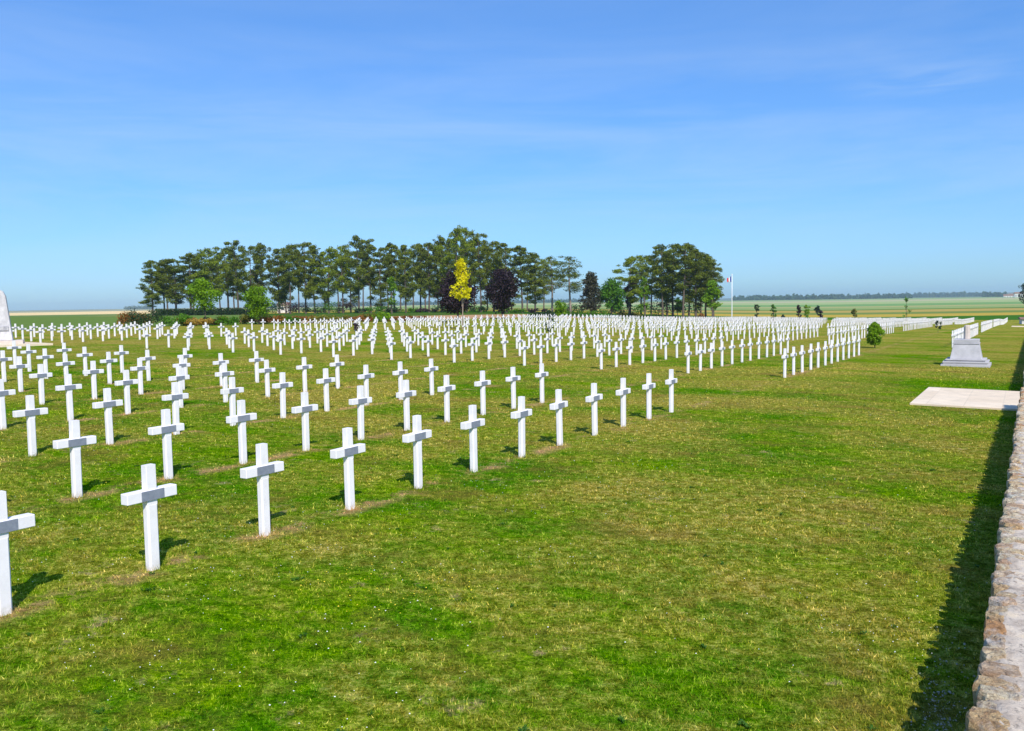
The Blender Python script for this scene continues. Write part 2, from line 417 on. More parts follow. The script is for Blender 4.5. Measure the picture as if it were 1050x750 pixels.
def pine_mesh(seed, h=18, base=.42, spread=3.3, n=4300, mat='pine', bark='bark'):
    rr = random.Random(seed); t = MB(); lean = (rr.uniform(-.03, .03)*h, rr.uniform(-.03, .03)*h)
    def ax(f): return Vector((lean[0]*f*f+.12*math.sin(f*5+seed), lean[1]*f*f+.12*math.cos(f*4+seed), h*f))
    fs = [i/9*.95 for i in range(10)]
    pts = [ax(f) for f in fs]; pts[0].z = -.4
    t.tube(pts, [.30*(1-.82*f)*(1.25 if i == 0 else 1) for i, f in enumerate(fs)], 7)
    puffs = []; nl = rr.randint(26, 34)
    for i in range(nl):
        f = base+(1-base)*((i+.3)/nl)**.95
        g_ = (f-base)/(1-base)
        L_ = spread*(1.1-.62*g_**2.2)*rr.uniform(.4, 1.2)*(.55+.45*min(1, g_*4))
        az = i*2.4+rr.uniform(-.5, .5); p0 = ax(f-.04 if f > .1 else f)
        up = rr.uniform(.05, .35)*L_
        p1 = p0+Vector((math.cos(az)*L_, math.sin(az)*L_, up)); pm = (p0+p1)/2+Vector((0, 0, -.1*L_))
        t.tube([p0, pm, p1], [.085*(1.2-g_), .06*(1.2-g_), .02], 4)
        for q in range(rr.randint(2, 4)):
            e = rr.uniform(.45, 1.1); c = p0.lerp(p1, e)+Vector((rr.uniform(-.7, .7), rr.uniform(-.7, .7), rr.uniform(-.15, .45)))
            R = rr.uniform(.55, 1.25)*(1.1-.3*g_)
            puffs.append((tuple(c), (R*1.15, R*1.15, R*.6), 10))
    for q in range(3): puffs.append((tuple(ax(.97)+Vector((rr.uniform(-.6, .6), rr.uniform(-.6, .6), rr.uniform(-.4, .4)))), (.9, .9, .6), 12))
    # dead stubs on the bare trunk
    for q in range(6):
        f = rr.uniform(.2, base+.1); az = rr.uniform(0, 6.28); p0 = ax(f); l = rr.uniform(.5, 1.5)
        t.tube([p0, p0+Vector((math.cos(az)*l, math.sin(az)*l, rr.uniform(-.1, .4)*l))], [.035, .01], 3)
    tot = sum(p[1][0]**2 for p in puffs)
    puffs = [(c, r, max(14, int(n*r[0]**2/tot))) for c, r, _ in puffs]
    v, f = leaves(puffs, .35, .45)
    return t.mesh('trunk', M[bark], True), np_mesh('crown', v, f, 4, [M[mat]])
BASES = [.20, .40, .30, .46, .14, .36, .26, .42, .33, .24]
PINES = [pine_mesh(i, 18, BASES[i], 3.7+.75*(i % 3), 10200-600*(i % 3), 'pine_light' if i in (2, 5) else 'pine') for i in range(10)]
PALE = pine_mesh(21, 18, .42, 4.6, 4300, 'pine', 'pale_bark')
def put_tree(name, label, cat, p, h, meshes, base_h, group=None, rz=None, wide=1.0):
    o = thing(name, label, cat, p, random.uniform(0, 6.28) if rz is None else rz, group)
    s = h/base_h; o.scale = (s*wide, s*wide, s)
    link('trunk', meshes[0], o); link('crown', meshes[1], o); return o
prof = [(157, 269, .85), (166, 267, .8), (178, 265, 1), (193, 262, 1.05), (206, 261, .8), (219, 257, .9), (233, 255, 1), (247, 247, .9), (259, 254, .8), (272, 252, .8), (286, 257, .9), (300, 253, .8), (313, 248, .85), (326, 252, .8),
        (340, 255, .9), (353, 252, .8), (367, 243, .85), (379, 248, .8), (391, 256, .8), (404, 251, .85), (417, 250, .8), (430, 251, .8), (443, 250, .85), (455, 244, .8), (467, 233, .85), (480, 236, .9), (494, 241, .8), (507, 248, .8), (520, 249, .9), (534, 254, .9), (549, 262, .9), (566, 263, 1), (585, 265, 1.05)]
for i, (px, py, w) in enumerate(prof):
    dist = 232-18*S((px-300)/200)+random.uniform(-6, 6)
    if 0 < i < 31: px += random.uniform(-3.5, 3.5)
    p = at_dist(px, dist); h = top_h(p, px, py-1+random.uniform(-2, 2))
    put_tree('pine_tree', 'tall dark pine, %s from the left in the front rank of the long grove' % o_(i+1), 'pine tree', p, h, PALE if i >= 31 else PINES[i*3 % 10], 18, 'pines of the long grove', wide=w*18/h*1.0)
back = [(172, 272), (199, 268), (226, 263), (240, 260), (265, 260), (293, 262), (307, 256), (333, 258), (347, 259), (360, 256), (373, 254), (398, 261), (411, 257), (424, 257), (436, 256), (449, 253), (461, 246), (474, 242), (487, 245), (500, 250), (514, 254), (541, 262), (558, 266)]
for i, (px, py) in enumerate(back):
    p = at_dist(px, 262+random.uniform(-8, 14)); h = top_h(p, px, py)
    put_tree('pine_tree', 'dark pine standing behind the front rank of the long grove, %s from the left' % o_(i+1), 'pine tree', p, h, PINES[(i*7+1) % 10], 18, 'pines of the long grove', wide=.85*18/h)
rg = [(645, 264, 208, .9), (657, 262, 214, .9), (668, 262, 222, .8), (679, 252, 206, .9), (690, 250, 212, 1), (701, 250, 204, 1), (713, 255, 207, 1), (724, 260, 211, .9), (732, 268, 205, .7), (684, 258, 228, .9), (707, 258, 230, .9), (719, 264, 226, .8)]
for i, (px, py, dd, w) in enumerate(rg):
    p = at_dist(px, dd); h = top_h(p, px, py)
    put_tree('pine_tree', 'dark pine, %s counted in the separate clump left of the flagpole' % o_(i+1) if i < 9 else 'pine at the back of the clump left of the flagpole, %s of three' % o_(i-8), 'pine tree', p, h, PINES[(i*3+2) % 10], 18, 'pines of the clump by the flagpole', wide=w*18/h)

def crown_mesh(shape, h, w, n, leaf, mat, seed, nb=26, z0=.25, trunkr=.05, bark='bark', stems=1):
    """rounded or pointed leafy crown on a forked trunk; h height, w width of the crown"""
    rr = random.Random(seed); t = MB(); puffs = []
    zc = h*z0
    t.tube([(0, 0, -.2), (.02*h, 0, zc), (0, .01*h, h*.6), (0, 0, h*.9)], [trunkr*1.2, trunkr, trunkr*.6, trunkr*.15], 6)
    for i in range(nb):
        f = rr.random()**.8; z = zc+(h-zc)*(.06+.9*f)
        if shape == 'round': R = w/2*math.sqrt(max(.05, 1-(2*f-1)**2))
        elif shape == 'cone': R = w/2*(1.05-f)**.8*min(1, .35+f*4)
        elif shape == 'vase': R = w/2*(.45+.75*f)*math.sqrt(max(.08, 1-max(0, 2*f-1)**2.5))
        else: R = w/2*math.sin(math.pi*min(1, .12+.88*f))**.6
        a = rr.uniform(0, 6.28); e = rr.uniform(.25, .82)
        c = (math.cos(a)*R*e, math.sin(a)*R*e, z); q = w*rr.uniform(.11, .21)
        puffs.append((c, (q, q, q*.85), int(n/nb)))
        if i % 3 == 0:
            t.tube([(0, 0, max(zc*.9, z-.3*h)), (c[0]*.5, c[1]*.5, z-.08*h), c], [trunkr*.5, trunkr*.3, trunkr*.1], 4)
    v, f = leaves(puffs, leaf)
    return t.mesh('trunk', M[bark], True), np_mesh('crown', v, f, 4, [M[mat]])
def single(name, label, cat, px, base_y, top_y, wpx, shape, mat, leafpx=1.3, n=1500, z0=.25, group=None, bark='bark', trunk=.02, dist=None, nb=26, seed=None):
    p = ground_at(px, base_y) if dist is None else at_dist(px, dist)
    d = math.hypot(p.x, p.y); h = top_h(p, px, top_y); w = wpx/F*d*1.02
    tm, cm = crown_mesh(shape, h, w, n, leafpx/F*d, mat, seed or int(px), nb, z0, trunk*h, bark)
    o = thing(name, label, cat, p, random.uniform(0, 6), group); link('trunk', tm, o); link('crown', cm, o); return o
single('yellow_tree', 'slender young tree with bright yellow leaves in front of the pines', 'tree', 474, 338, 265, 28, 'cone', 'yellow', 3.0, 1100, .36, trunk=.008, bark='pale_bark', nb=34)
single('purple_tree', 'broad dark purple tree behind the yellow tree', 'tree', 469, 331, 279, 48, 'round', 'purple', 2.6, 5200, .22, nb=60)
single('purple_tree', 'round dark purple tree just right of the yellow tree', 'tree', 516, 327, 278, 44, 'round', 'purple', 2.6, 5200, .16, nb=60)
single('dusky_tree', 'dusky dark ragged tree left of the round green tree', 'tree', 606, 326, 280, 29, 'cone', 'dusky', 2.4, 3600, .10, nb=60)
single('green_tree', 'dense round mid-green tree between the two pine clumps', 'tree', 627, 326, 288, 29, 'round', 'green', 2.2, 4800, .12, nb=60)
single('purple_tree', 'narrow dark purple tree at the left side of the right pine clump', 'tree', 647, 325, 283, 15, 'tall', 'purple', 2.2, 2000, .12, nb=34)
single('light_green_tree', 'slim pale green tree in front of the right pine clump', 'tree', 661, 326, 284, 17, 'cone', 'bright', 2, 900, .15)
single('light_green_tree', 'bright green bushy tree at the right end of the right pine clump', 'tree', 730, 325, 288, 19, 'tall', 'bright', 2.3, 1900, .2, nb=40, dist=188)
single('light_green_tree', 'bright green tree in front of the left end of the pine grove', 'tree', 211, 334, 288, 35, 'round', 'bright', 2.2, 2600, .36, trunk=.010, nb=44)
single('light_green_tree', 'bright green vase-shaped tree by the hedge, right of the other light one', 'tree', 266, 333, 296, 32, 'vase', 'bright', 2.2, 2900, .2, nb=44)
single('light_green_tree', 'small lime green tree under the pines left of the yellow tree', 'tree', 402, 326, 283, 18, 'cone', 'bright', 2, 900, .2, dist=195)
single('light_green_tree', 'low green tree half hidden behind crosses right of the purple tree', 'tree', 574, 330, 309, 16, 'vase', 'bright', 2, 900, .15)
single('light_green_tree', 'small green tree in the middle of the right pine clump', 'tree', 695, 325, 305, 12, 'round', 'green', 2, 600, .2)
single('sapling', 'thin sapling with sparse leaves standing among the crosses', 'sapling', 563, 346, 318, 17, 'round', 'dark', 2.6, 110, .2, trunk=.008, nb=16)
single('sapling', 'spindly young tree rising above the far crosses near the pale monument', 'sapling', 929, 332, 306, 10, 'cone', 'green', 2, 80, .25, trunk=.008, nb=10)
single('sapling', 'small leafy plant on the grass left of the monument', 'sapling', 961.5, 341.5, 329, 7, 'tall', 'dark', 1.6, 130, .1, trunk=.012, nb=10)
single('shrub', 'egg-shaped bright green shrub at the edge of the graves', 'shrub', 897, 357, 332, 16.5, 'tall', 'bright', 2.0, 3600, .10, trunk=.02, nb=64)
single('shrub', 'small dark shrub between crosses left of centre', 'shrub', 365, 340, 331, 9, 'round', 'purple', 1.6, 250, .1)
single('dark_sapling', 'dark narrow tree beyond the far crosses right of the flagpole', 'sapling', 776, 325, 312, 6, 'round', 'dark', 1.5, 260, .25, dist=175)
for px, ty, w, mt, sh, lab in [(793, 311, 8, 'green', 'round', 'small green tree second from the flagpole along the far lawn edge'), (803, 322, 5, 'dark', 'round', 'tiny dark bush low between two small trees on the far lawn edge'), (819, 311, 7, 'purple', 'tall', 'small purple tree beyond the crosses, left of its light green neighbour'), (827, 312, 10, 'bright', 'vase', 'small light green tree beyond the crosses beside the purple one'),
                               (842, 318, 8, 'purple', 'vase', 'ragged dark red sapling just above the far crosses'), (838, 313, 8, 'dark', 'round', 'round dark green bush in the far fields'), (876, 316, 7, 'olive', 'round', 'low olive bush in the far fields above the white rows'), (719, 321, 9, 'rust', 'round', 'low brownish bush at the foot of the pine clump')]:
    d = {838: 300, 876: 230}.get(px, 172)
    single('small_tree' if sh != 'round' else 'bush', lab, 'small tree' if sh != 'round' else 'bush', px, 320, ty+1, w*.85, sh, mt, 1.4, 420, .15, dist=d)
# dark trees at the right edge of the photo
single('round_tree', 'dark round tree at the far right edge above the wall', 'tree', 1051, 306, 291, 14, 'round', 'dark', 1.5, 800, .2, dist=420)

def bush(px, wpx, base_y, top_y, mat, label, name='bush', group=None, n=500, dist=None, ang=None):
    p = ground_at(px, base_y) if dist is None else at_dist(px, dist)
    d = math.hypot(p.x, p.y); h = top_h(p, px, top_y); w = wpx/F*d
    pf = []
    for i in range(12):
        a = random.uniform(-.5, .5); pf.append(((a*w, random.uniform(-.3, .3)*h*1.5, h*random.uniform(.25, .75)), (w*.17+.1*h, h*.5, h*.33), n//12))
    v, f = leaves(pf, 1.6/F*d)
    v[:, 2] = np.maximum(v[:, 2], -.05)
    o = thing(name, label, 'bush', p, -math.atan2(p.x, p.y), group, np_mesh(name, v, f, 4, [M[mat]])); return o
# coloured shrubs of the cemetery's left boundary
hs = [(139, 20, 334, 320, 'rust', 'reddish brown'), (149, 22, 334.5, 318, 'dark', 'tall dark green'), (180, 18, 334, 323, 'green', 'rounded green'), (191, 14, 333.5, 326, 'rust', 'brown'), (203, 18, 334, 328, 'ochre', 'golden yellow'), (219, 20, 333, 326, 'rust', 'red-brown'), (232, 16, 333, 326, 'green', 'low green'),
      (254, 16, 332, 324, 'olive', 'yellow-green'), (279, 18, 332, 324, 'rust', 'dark brown'), (297, 16, 331.5, 323, 'green', 'bright green'), (313, 18, 331, 325, 'rust', 'orange-brown'), (331, 20, 331, 324.5, 'olive', 'yellowish'), (350, 18, 330, 325, 'olive', 'lime-yellow'), (368, 18, 330, 324.5, 'rust', 'rusty'), (390, 14, 329.5, 321, 'bright', 'lime green'), (377, 12, 329.5, 323, 'olive', 'small yellow-green'),
      (408, 20, 329, 325.5, 'rust', 'low rusty'), (430, 22, 328.5, 325.5, 'rust', 'low russet')]
for px, w, by, ty, mt, nm in hs:
    bush(px, w*1.25, by+.6, ty-1.3, mt, '%s shrub in the boundary row left of the yellow tree' % nm, 'boundary_shrub', 'low shrubs along the left boundary', 1300)
# dark clipped hedge and bushes at the foot of the pines
pf = []
for i in range(90):
    px = 161+i*1.25; p = at_dist(px, 226); pf.append(((p.x, p.y, p.z+.85), (.7, .9, 1.0), 90))
v, f = leaves(pf, .38); thing('hedge', 'long low dark green hedge at the foot of the left pines', 'hedge', me=np_mesh('hedge', v, f, 4, [M['dark']]))
for i, px in enumerate([282, 306, 322, 338, 356, 372, 388, 404, 421, 438, 454, 476, 492, 532, 552, 590, 614, 636, 662, 676, 709]):
    bush(px, random.uniform(15, 26), 0, random.choice([314, 311, 316, 309]), ['dark', 'green', 'dark', 'green', 'purple'][i % 5] if px != 306 else 'purple', '%s low bush from the left among the trunks under the pines' % o_(i+1) if i < 20 else 'last low bush on the right among the trunks under the pines', 'undergrowth_bush', 'bushes under the pines', 420, dist=222-12*S((px-300)/200))
for px, w, by, ty, mt, lab in [(560, 24, 325, 319, 'dark', 'dark low bush right of the second purple tree'), (598, 40, 326, 318, 'green', 'broad flat green bush in front of the two purple and green trees'), (547, 12, 328, 321, 'dark', 'small black-green bush beside the purple tree foot'), (645, 20, 325, 320, 'olive', 'yellow-green low bush under the right clump')]:
    bush(px, w, by, ty, mt, lab, 'bush', None, 700)

# ---------------------------------------------------------------- memorial at the left edge
RN = math.atan2(N2[1], N2[0])
px0, py0 = W(-20.55, 10.65); pz = gz(px0, py0)
t = thing('memorial_stone', 'tall tapering pale stone memorial cut by the left edge of the photo', 'memorial', (px0, py0, pz), math.radians(27))
# the visible right side lies at x 18 in the picture
def shaft(hw0, hw1, d0, d1, h, round_=.35):
    prof_ = [(-hw0, 0), (hw0, 0), (hw1+.04, h-round_), (hw1-.06, h-.12), (hw1-.25, h), (-hw1+.25, h), (-hw1+.06, h-.12), (-hw1-.04, h-round_)]
    a = MB(); n = len(prof_); i0 = 0
    a.v = [(x, -(d0+(d1-d0)*z/h), z) for x, z in prof_]+[(x, (d0+(d1-d0)*z/h), z) for x, z in prof_]
    a.f = [tuple(range(n)), tuple(range(2*n-1, n-1, -1))]+[((k+1) % n, k, n+k, n+(k+1) % n) for k in range(n)]
    return a
MEM_BACK = dict(w0=1.05, w1=.48)
a = shaft(.88, .62, .40, .25, 2.62); link('shaft', a.mesh('shaft', M['stela_stone'], bevel=.02), t, (0, 0, .25))
a = MB(); a.box(-1.35, 1.35, -.7, .7, -.1, .25); link('plinth', a.mesh('plinth', M['pink_stone'], bevel=.02), t)
a = MB(); a.box(-.72, .72, -.43, -.33, .75, .98); link('inscription_band', a.mesh('inscription_band', M['relief_stone'], bevel=.01), t)
a = MB()
# carved band and wreath on the face
for i in range(14):
    ang = i/14*2*math.pi; cx, cz = .12+.2*math.cos(ang), 2.35+.22*math.sin(ang); a.box(cx-.06, cx+.06, -.34, -.22, cz-.06, cz+.06)
link('carved_wreath', a.mesh('carved_wreath', M['relief_stone'], bevel=.01), t)
a = MB(); a.box(-.09, .09, -.07, .07, 2.86, 3.62); a.box(-.42, .42, -.072, .072, 3.27, 3.43)
link('finial_cross', a.mesh('finial_cross', M['stela_stone'], bevel=.01), t)
# ground slab under it
def slab(name, label, us, vs, th=.06, cat='paving'):
    (u0, u1), (v0, v1) = us, vs
    cx, cy = W((u0+u1)/2, (v0+v1)/2); hx = (u1-u0)/2*H; hy = (v1-v0)/2*H
    o = thing(name, label, cat, (0, 0, 0)); vs_ = []
    nx = max(2, int(hx*2)); ny = max(2, int(hy*2)); v = []; f = []
    for i in range(nx+1):
        for j in range(ny+1):
            X, Y = W(u0+(u1-u0)*i/nx, v0+(v1-v0)*j/ny); v.append((-hx+2*hx*i/nx, -hy+2*hy*j/ny, gz(X, Y)+th))
    k = (nx+1)*(ny+1)
    v += [(a_, b_, z-th-.1) for a_, b_, z in v]
    for i in range(nx):
        for j in range(ny):
            q = i*(ny+1)+j; f.append((q, q+ny+1, q+ny+2, q+1))
    for i in range(nx):
        q = i*(ny+1); f.append((q+k, q+ny+1+k, q+ny+1, q)); q += ny; f.append((q, q+ny+1, q+ny+1+k, q+k))
    for j in range(ny):
        f.append((j, j+1, j+1+k, j+k)); q = nx*(ny+1)+j; f.append((q+1, q, q+k, q+1+k))
    me = bpy.data.meshes.new(name); me.from_pydata(v, [], f); me.materials.append(M['paving'])
    o.location = (cx, cy, 0); o.rotation_euler = (0, 0, RN)
    s = link('slab', me, o); return o
slab('paved_platform', 'pale stone platform under the tall memorial at the left', (-22.4, -19.6), (10.3, 11.5), .10)
slab('paved_slab', 'pale rectangular stone slab lying on the grass beside the wall', (-.965, -.02), (9.25, 11.2), .035)
slab('paved_slab', 'narrow pale paving strip far away beside the wall', (-.62, -.02), (53, 56), .05)

# ---------------------------------------------------------------- stone monument on the right
mx, my = W(-.81, 15.75); mz = gz(mx, my)
t = thing('stone_monument', 'grey stepped stone monument with tapering body beside the wall', 'monument', (mx, my, mz), RN)
t.scale = (.80, .80, .86)
a = MB(); a.box(-.97, .97, -.97, .97, -.1, .10); a.box(-.88, .88, -.88, .88, .10, .145); a.box(-.90, .90, -.90, .90, .145, .215); a.box(-.76, .76, -.76, .76, .215, .25); a.box(-.80, .80, -.80, .80, .25, .30)
link('steps', a.mesh('steps', M['grey_stone'], bevel=.012), t)
a = MB(); a.frustum(-.63, .63, -.63, .63, .30, -.50, .50, -.50, .50, .92); link('body', a.mesh('body', M['grey_stone'], bevel=.012), t)
a = MB(); a.box(-.53, .53, -.53, .53, .92, .96); a.box(-.50, .50, -.50, .50, .96, 1.11); link('cap', a.mesh('cap', M['grey_stone'], bevel=.012), t)
a = MB(); poly = [(.14*math.cos(k*math.pi/4+.39), .14*math.sin(k*math.pi/4+.39)) for k in range(8)]
a.prism(poly, 1.11, 1.62, .97); a.prism([(x*.97, y*.97) for x, y in poly], 1.62, 1.70, .72)
t2 = link('finial', a.mesh('finial', M['pink_stone'], bevel=.01), t)

# ---------------------------------------------------------------- wall along the right
def wall(v_a, v_b, label, seed, near_):
    r = np.random.default_rng(seed); ht = .46; wd = .52; u_in = -.072
    t = thing('stone_wall', label, 'wall', (0, 0, 0))
    # frame: along D2 (y), across N2 (x)
    x0, y0 = W(u_in-.004, v_a); L_ = (v_b-v_a)*H
    def P(x, y, z):     # x from inner face outwards, y along, z above local ground
        x += .0075*(y+(v_a-1.8)*H)
        X = x0+N2[0]*x+D2[0]*y; Y = y0+N2[1]*x+D2[1]*y; return (X, Y, gz(X, Y if Y > 0 else 0)+z)
    ny = int(L_/.06) if near_ else int(L_/.5); nx = 8
    sec = [(.03, -.3), (.03, .15), (.03, .33), (.045, ht-.05), (.07, ht-.02)]+[(.07+(wd-.14)*k/nx, ht-.004) for k in range(1, nx)]+[(wd-.06, ht-.02), (wd-.03, ht-.08), (wd-.03, -.3)]
    V_ = []; 
    for j in range(ny+1):
        for x, z in sec:
            V_.append(P(x+r.normal(0, .006), L_*j/ny, z+(r.normal(0, .006) if z > 0 else 0)))
    ns_ = len(sec); F_ = [(j*ns_+i, j*ns_+i+1, (j+1)*ns_+i+1, (j+1)*ns_+i) for j in range(ny) for i in range(ns_-1)]
    F_ = [f[::-1] for f in F_]
    link('mortar', np_mesh('mortar', V_, F_, 4, [M['mortar']], True), t)
    # stones: irregular flattened blobs
    SV, SF, ST = [], [], []
    def stone(cx, cy, cz, rx, ry, rz_, tone, top=None):
        """an irregular, broken, flat-topped rubble stone: outline polygon, steep flanks, chipped rim, uneven top"""
        k = int(r.integers(7, 11)); a0 = r.uniform(0, 6.28); an = a0+np.arange(k)*2*math.pi/k+r.uniform(-.25, .25, k)
        ca_, sa_ = np.cos(an), np.sin(an)
        sq = 1/np.maximum(np.abs(ca_), np.abs(sa_))**.75            # squarish outline
        ou = np.stack([ca_*rx*sq*r.uniform(.80, 1.04, k), sa_*ry*sq*r.uniform(.84, 1.02, k)], 1)
        zt = (cz+rz_) if top is None else top; zb = cz-rz_; tilt = r.normal(0, .07, 2)
        prev = None; o = len(SV); rings = [(.90, zb), (1.02, zt-.035), (.97, zt-.012), (.86, zt-.001), (.45, zt+.002)]
        for q, (sc_, z) in enumerate(rings):
            for j in range(2*k):
                p0 = ou[j//2]; p1 = ou[(j//2+1) % k]; e = p0 if j % 2 == 0 else (p0+p1)/2*r.uniform(.96, 1.05)
                x, y = e*sc_*(1+r.normal(0, .02)); zz = z+(r.normal(0, .0035)+(x*tilt[0]+y*tilt[1])*.5 if q > 0 else 0)
                SV.append(P(cx+x, cy+y, zz)); ST.append(tone)
        n_ = 2*k
        for q in range(len(rings)-1):
            for j in range(n_):
                SF.append((o+q*n_+j, o+q*n_+(j+1) % n_, o+(q+1)*n_+(j+1) % n_, o+(q+1)*n_+j))
        SV.append(P(cx, cy, zt+r.normal(0, .003))); ST.append(tone); c_ = len(SV)-1; q = (len(rings)-1)*n_+o
        for j in range(0, n_, 2): SF.append((q+j, q+j+1, q+(j+2) % n_, c_))
    y = 0
    while y < L_:
        l = r.uniform(.07, .22) if near_ else r.uniform(.25, .5)
        rx = r.uniform(.045, .13)
        stone(rx+.012+r.uniform(-.022, .016), y+l/2, ht-.07, rx, l/2*1.0, .075, r.random(), ht+r.uniform(-.010, .016))
        y += l+r.uniform(.0, .025)
    y = 0
    while y < L_ and near_:
        l = r.uniform(.12, .32)
        if r.random() < .85: stone(wd-.12+r.uniform(-.02, .05), y+l/2, ht-.075, r.uniform(.09, .15), l/2*.95, .085, r.random(), ht+r.uniform(-.008, .018))
        y += l+r.uniform(0, .04)
    if near_:
        for k in range(int(L_*2.2)): stone(r.uniform(.2, .36), r.uniform(0, L_), ht-.05, r.uniform(.03, .09), r.uniform(.04, .1), .055, r.random(), ht+r.uniform(-.006, .008))
    # faces
    for side in (0, 1):
        z = .0
        while z < ht-.2:
            hh = r.uniform(.12, .17); y = 0
            while y < L_:
                l = r.uniform(.14, .36) if near_ else .6
                stone(.07 if side == 0 else wd-.06, y+l/2, z+hh/2, .065, l/2*.95, hh/2*.95, r.random()); y += l+.01
            z += hh
    link('stones', np_mesh('stones', SV, SF, 4, [M['rubble']], False, tone=ST), t)
    return t
wall(.3, 9.42, 'low rubble stone wall with mortar top along the right edge', 3, True)
wall(11.25, 45, 'far stretch of low stone wall beyond the pale slab', 5, False)

# ---------------------------------------------------------------- flagpole and flag
p = at_dist(750.5, 165); hp = top_h(p, 750.5, 282)
a = MB(); a.tube([(0, 0, -.2), (0, 0, hp*.5), (0, 0, hp)], [.09, .075, .06], 10)
t = thing('flagpole', 'tall white flagpole standing among the far crosses', 'flagpole', p); link('pole', a.mesh('pole', M['pole_white'], True), t)
a = MB(); a.prism([(.14*math.cos(k*math.pi/4), .14*math.sin(k*math.pi/4)) for k in range(8)], hp, hp+.15, .5); link('cap', a.mesh('cap', M['pole_white']), t)
a = MB(); a.prism([(.3*math.cos(k*math.pi/4), .3*math.sin(k*math.pi/4)) for k in range(8)], -.1, .25, .9); link('base', a.mesh('base', M['grey_stone']), t)
V_, F_, mi = [], [], []
nx, nz = 18, 12
for i in range(nx+1):
    for j in range(nz+1):
        s = i/nx; tt = j/nz
        x = -.12-1.0*s*(.75+.1*math.sin(3*tt)); y = .16*math.sin(s*9+tt*1.5)*s
        z = -1.05*tt*(1-.25*s)-1.0*s**1.4*(.55+.2*math.sin(5*s))+.1*math.sin(7*s+tt*3)*s
        V_.append((x, y, hp-.25+z))
for i in range(nx):
    for j in range(nz): F_.append((i*(nz+1)+j, (i+1)*(nz+1)+j, (i+1)*(nz+1)+j+1, i*(nz+1)+j+1)); mi.append(min(2, i//6))
fl = thing('flag', 'limp blue, white and red flag on the white pole', 'flag', p, me=np_mesh('flag', V_, F_, 4, [M['flag_blue'], M['flag_white'], M['flag_red']], True, mi))
so = fl.modifiers.new('thickness', 'SOLIDIFY'); so.thickness = .012

# ---------------------------------------------------------------- buildings
def house(name, label, p, w, d, h, rh, rz):
    o = thing(name, label, 'building', p, rz)
    a = MB(); a.box(-w/2, w/2, -d/2, d/2, -1, h); link('wall', a.mesh('wall', M['white_wall']), o)
    a = MB(); n0 = [(-w/2-.25, -d/2-.3, h), (w/2+.25, -d/2-.3, h), (w/2+.25, d/2+.3, h), (-w/2-.25, d/2+.3, h), (-w/2-.25, 0, h+rh), (w/2+.25, 0, h+rh)]
    a.v = n0; a.f = [(0, 1, 5, 4), (2, 3, 4, 5), (0, 4, 3), (1, 2, 5), (0, 3, 2, 1)]; link('roof', a.mesh('roof', M['roof_tile']), o)
    for k in range(max(1, int(w/3.5))):
        x = -w/2+w*(k+.5)/max(1, int(w/3.5)); a = MB(); a.box(x-.5, x+.5, -d/2-.03, -d/2+.05, h*.35, h*.75); link('window', a.mesh('window', M['glass']), o)
    return o
p = at_dist(291, 300); house('small_house', 'small pale house glimpsed between the pine trunks', p, 3.4, 5, 2.6, 1.0, .1)
for i, (px, ds, w, h) in enumerate([(1034, 1500, 14, 4), (1041, 1550, 16, 5), (1047, 1450, 18, 7)]):
    p = at_dist(px, ds, 308); house('farm_building', 'white farm building on the far right skyline, %s of three' % ['leftmost', 'middle', 'rightmost'][i], p, w, 9, h, 2.5, -.4)
p = at_dist(1062, 175); house('garden_shed', 'low white shed at the far right behind the last graves', p, 4.5, 3, .9, .35, -.4)

# ---------------------------------------------------------------- far woods and hills
def wood(name, label, pts, hgt, n, size, depth=40):
    pf = []
    for k in range(len(pts)-1):
        (pa, da), (pb, db) = pts[k], pts[k+1]; m_ = max(2, int(abs(pb-pa)*1.3))
        for i in range(m_):
            px = pa+(pb-pa)*i/m_; ds = da+(db-da)*i/m_+random.uniform(0, depth); q = at_dist(px, ds, 306)
            hh = hgt*random.uniform(.45, 1.15)
            pf.append(((q.x, q.y, q.z+hh*.45), (ds/F*1.3, ds/F*1.3, hh*.55), n))
    v, f = leaves(pf, size); me = np_mesh(name, v, f, 4, [M['far_wood']])
    o = link(name, me); o['kind'] = 'stuff'; o['label'] = label; o['category'] = 'woods'
wood('far_woods', 'long distant line of trees on the right skyline', [(752, 2600), (800, 2400), (850, 2500), (880, 2800), (935, 2600)], 15, 60, 6, 160)
wood('far_woods', 'distant trees on the skyline above the monument', [(925, 3900), (1010, 3700)], 20, 40, 8, 200)
wood('far_woods', 'distant line of trees near the white farm buildings', [(1008, 2800), (1032, 2700)], 14, 50, 6, 100)
wood('far_woods', 'faint tree line seen between the pine trunks', [(270, 3200), (600, 3000)], 16, 30, 5, 120)
wood('far_woods', 'low faint rise of trees left of the pine grove', [(128, 3600), (155, 3500)], 14, 30, 6, 60)
V_, F_ = [], []
m_ = 120
for i in range(m_+1):
    a_ = -.75+1.5*i/m_
    hh = 20+8*math.sin(a_*9+1)+5*math.sin(a_*23)+3*math.sin(a_*51)
    hh *= .10+.90*S((a_-.08)/.35)
    for ds, z in ((5600, -8), (6000, hh*.75), (6300, hh), (6700, -8)):
        V_.append((ds*math.sin(a_), ds*math.cos(a_), z))
for i in range(m_):
    for j in range(3): F_.append((i*4+j, (i+1)*4+j, (i+1)*4+j+1, i*4+j+1))
m, nt, b = new_mat('hills'); p, _, _ = worldpos(nt)
nt.links.new(ramp(nt, noise(nt, p, .004, 3, .6), [(.35, (.05, .08, .04)), (.6, (.15, .17, .09))]), b.inputs['Base Color']); b.inputs['Roughness'].default_value = 1
o = link('hills', np_mesh('hills', V_, F_, 4, [m], True)); o['kind'] = 'structure'

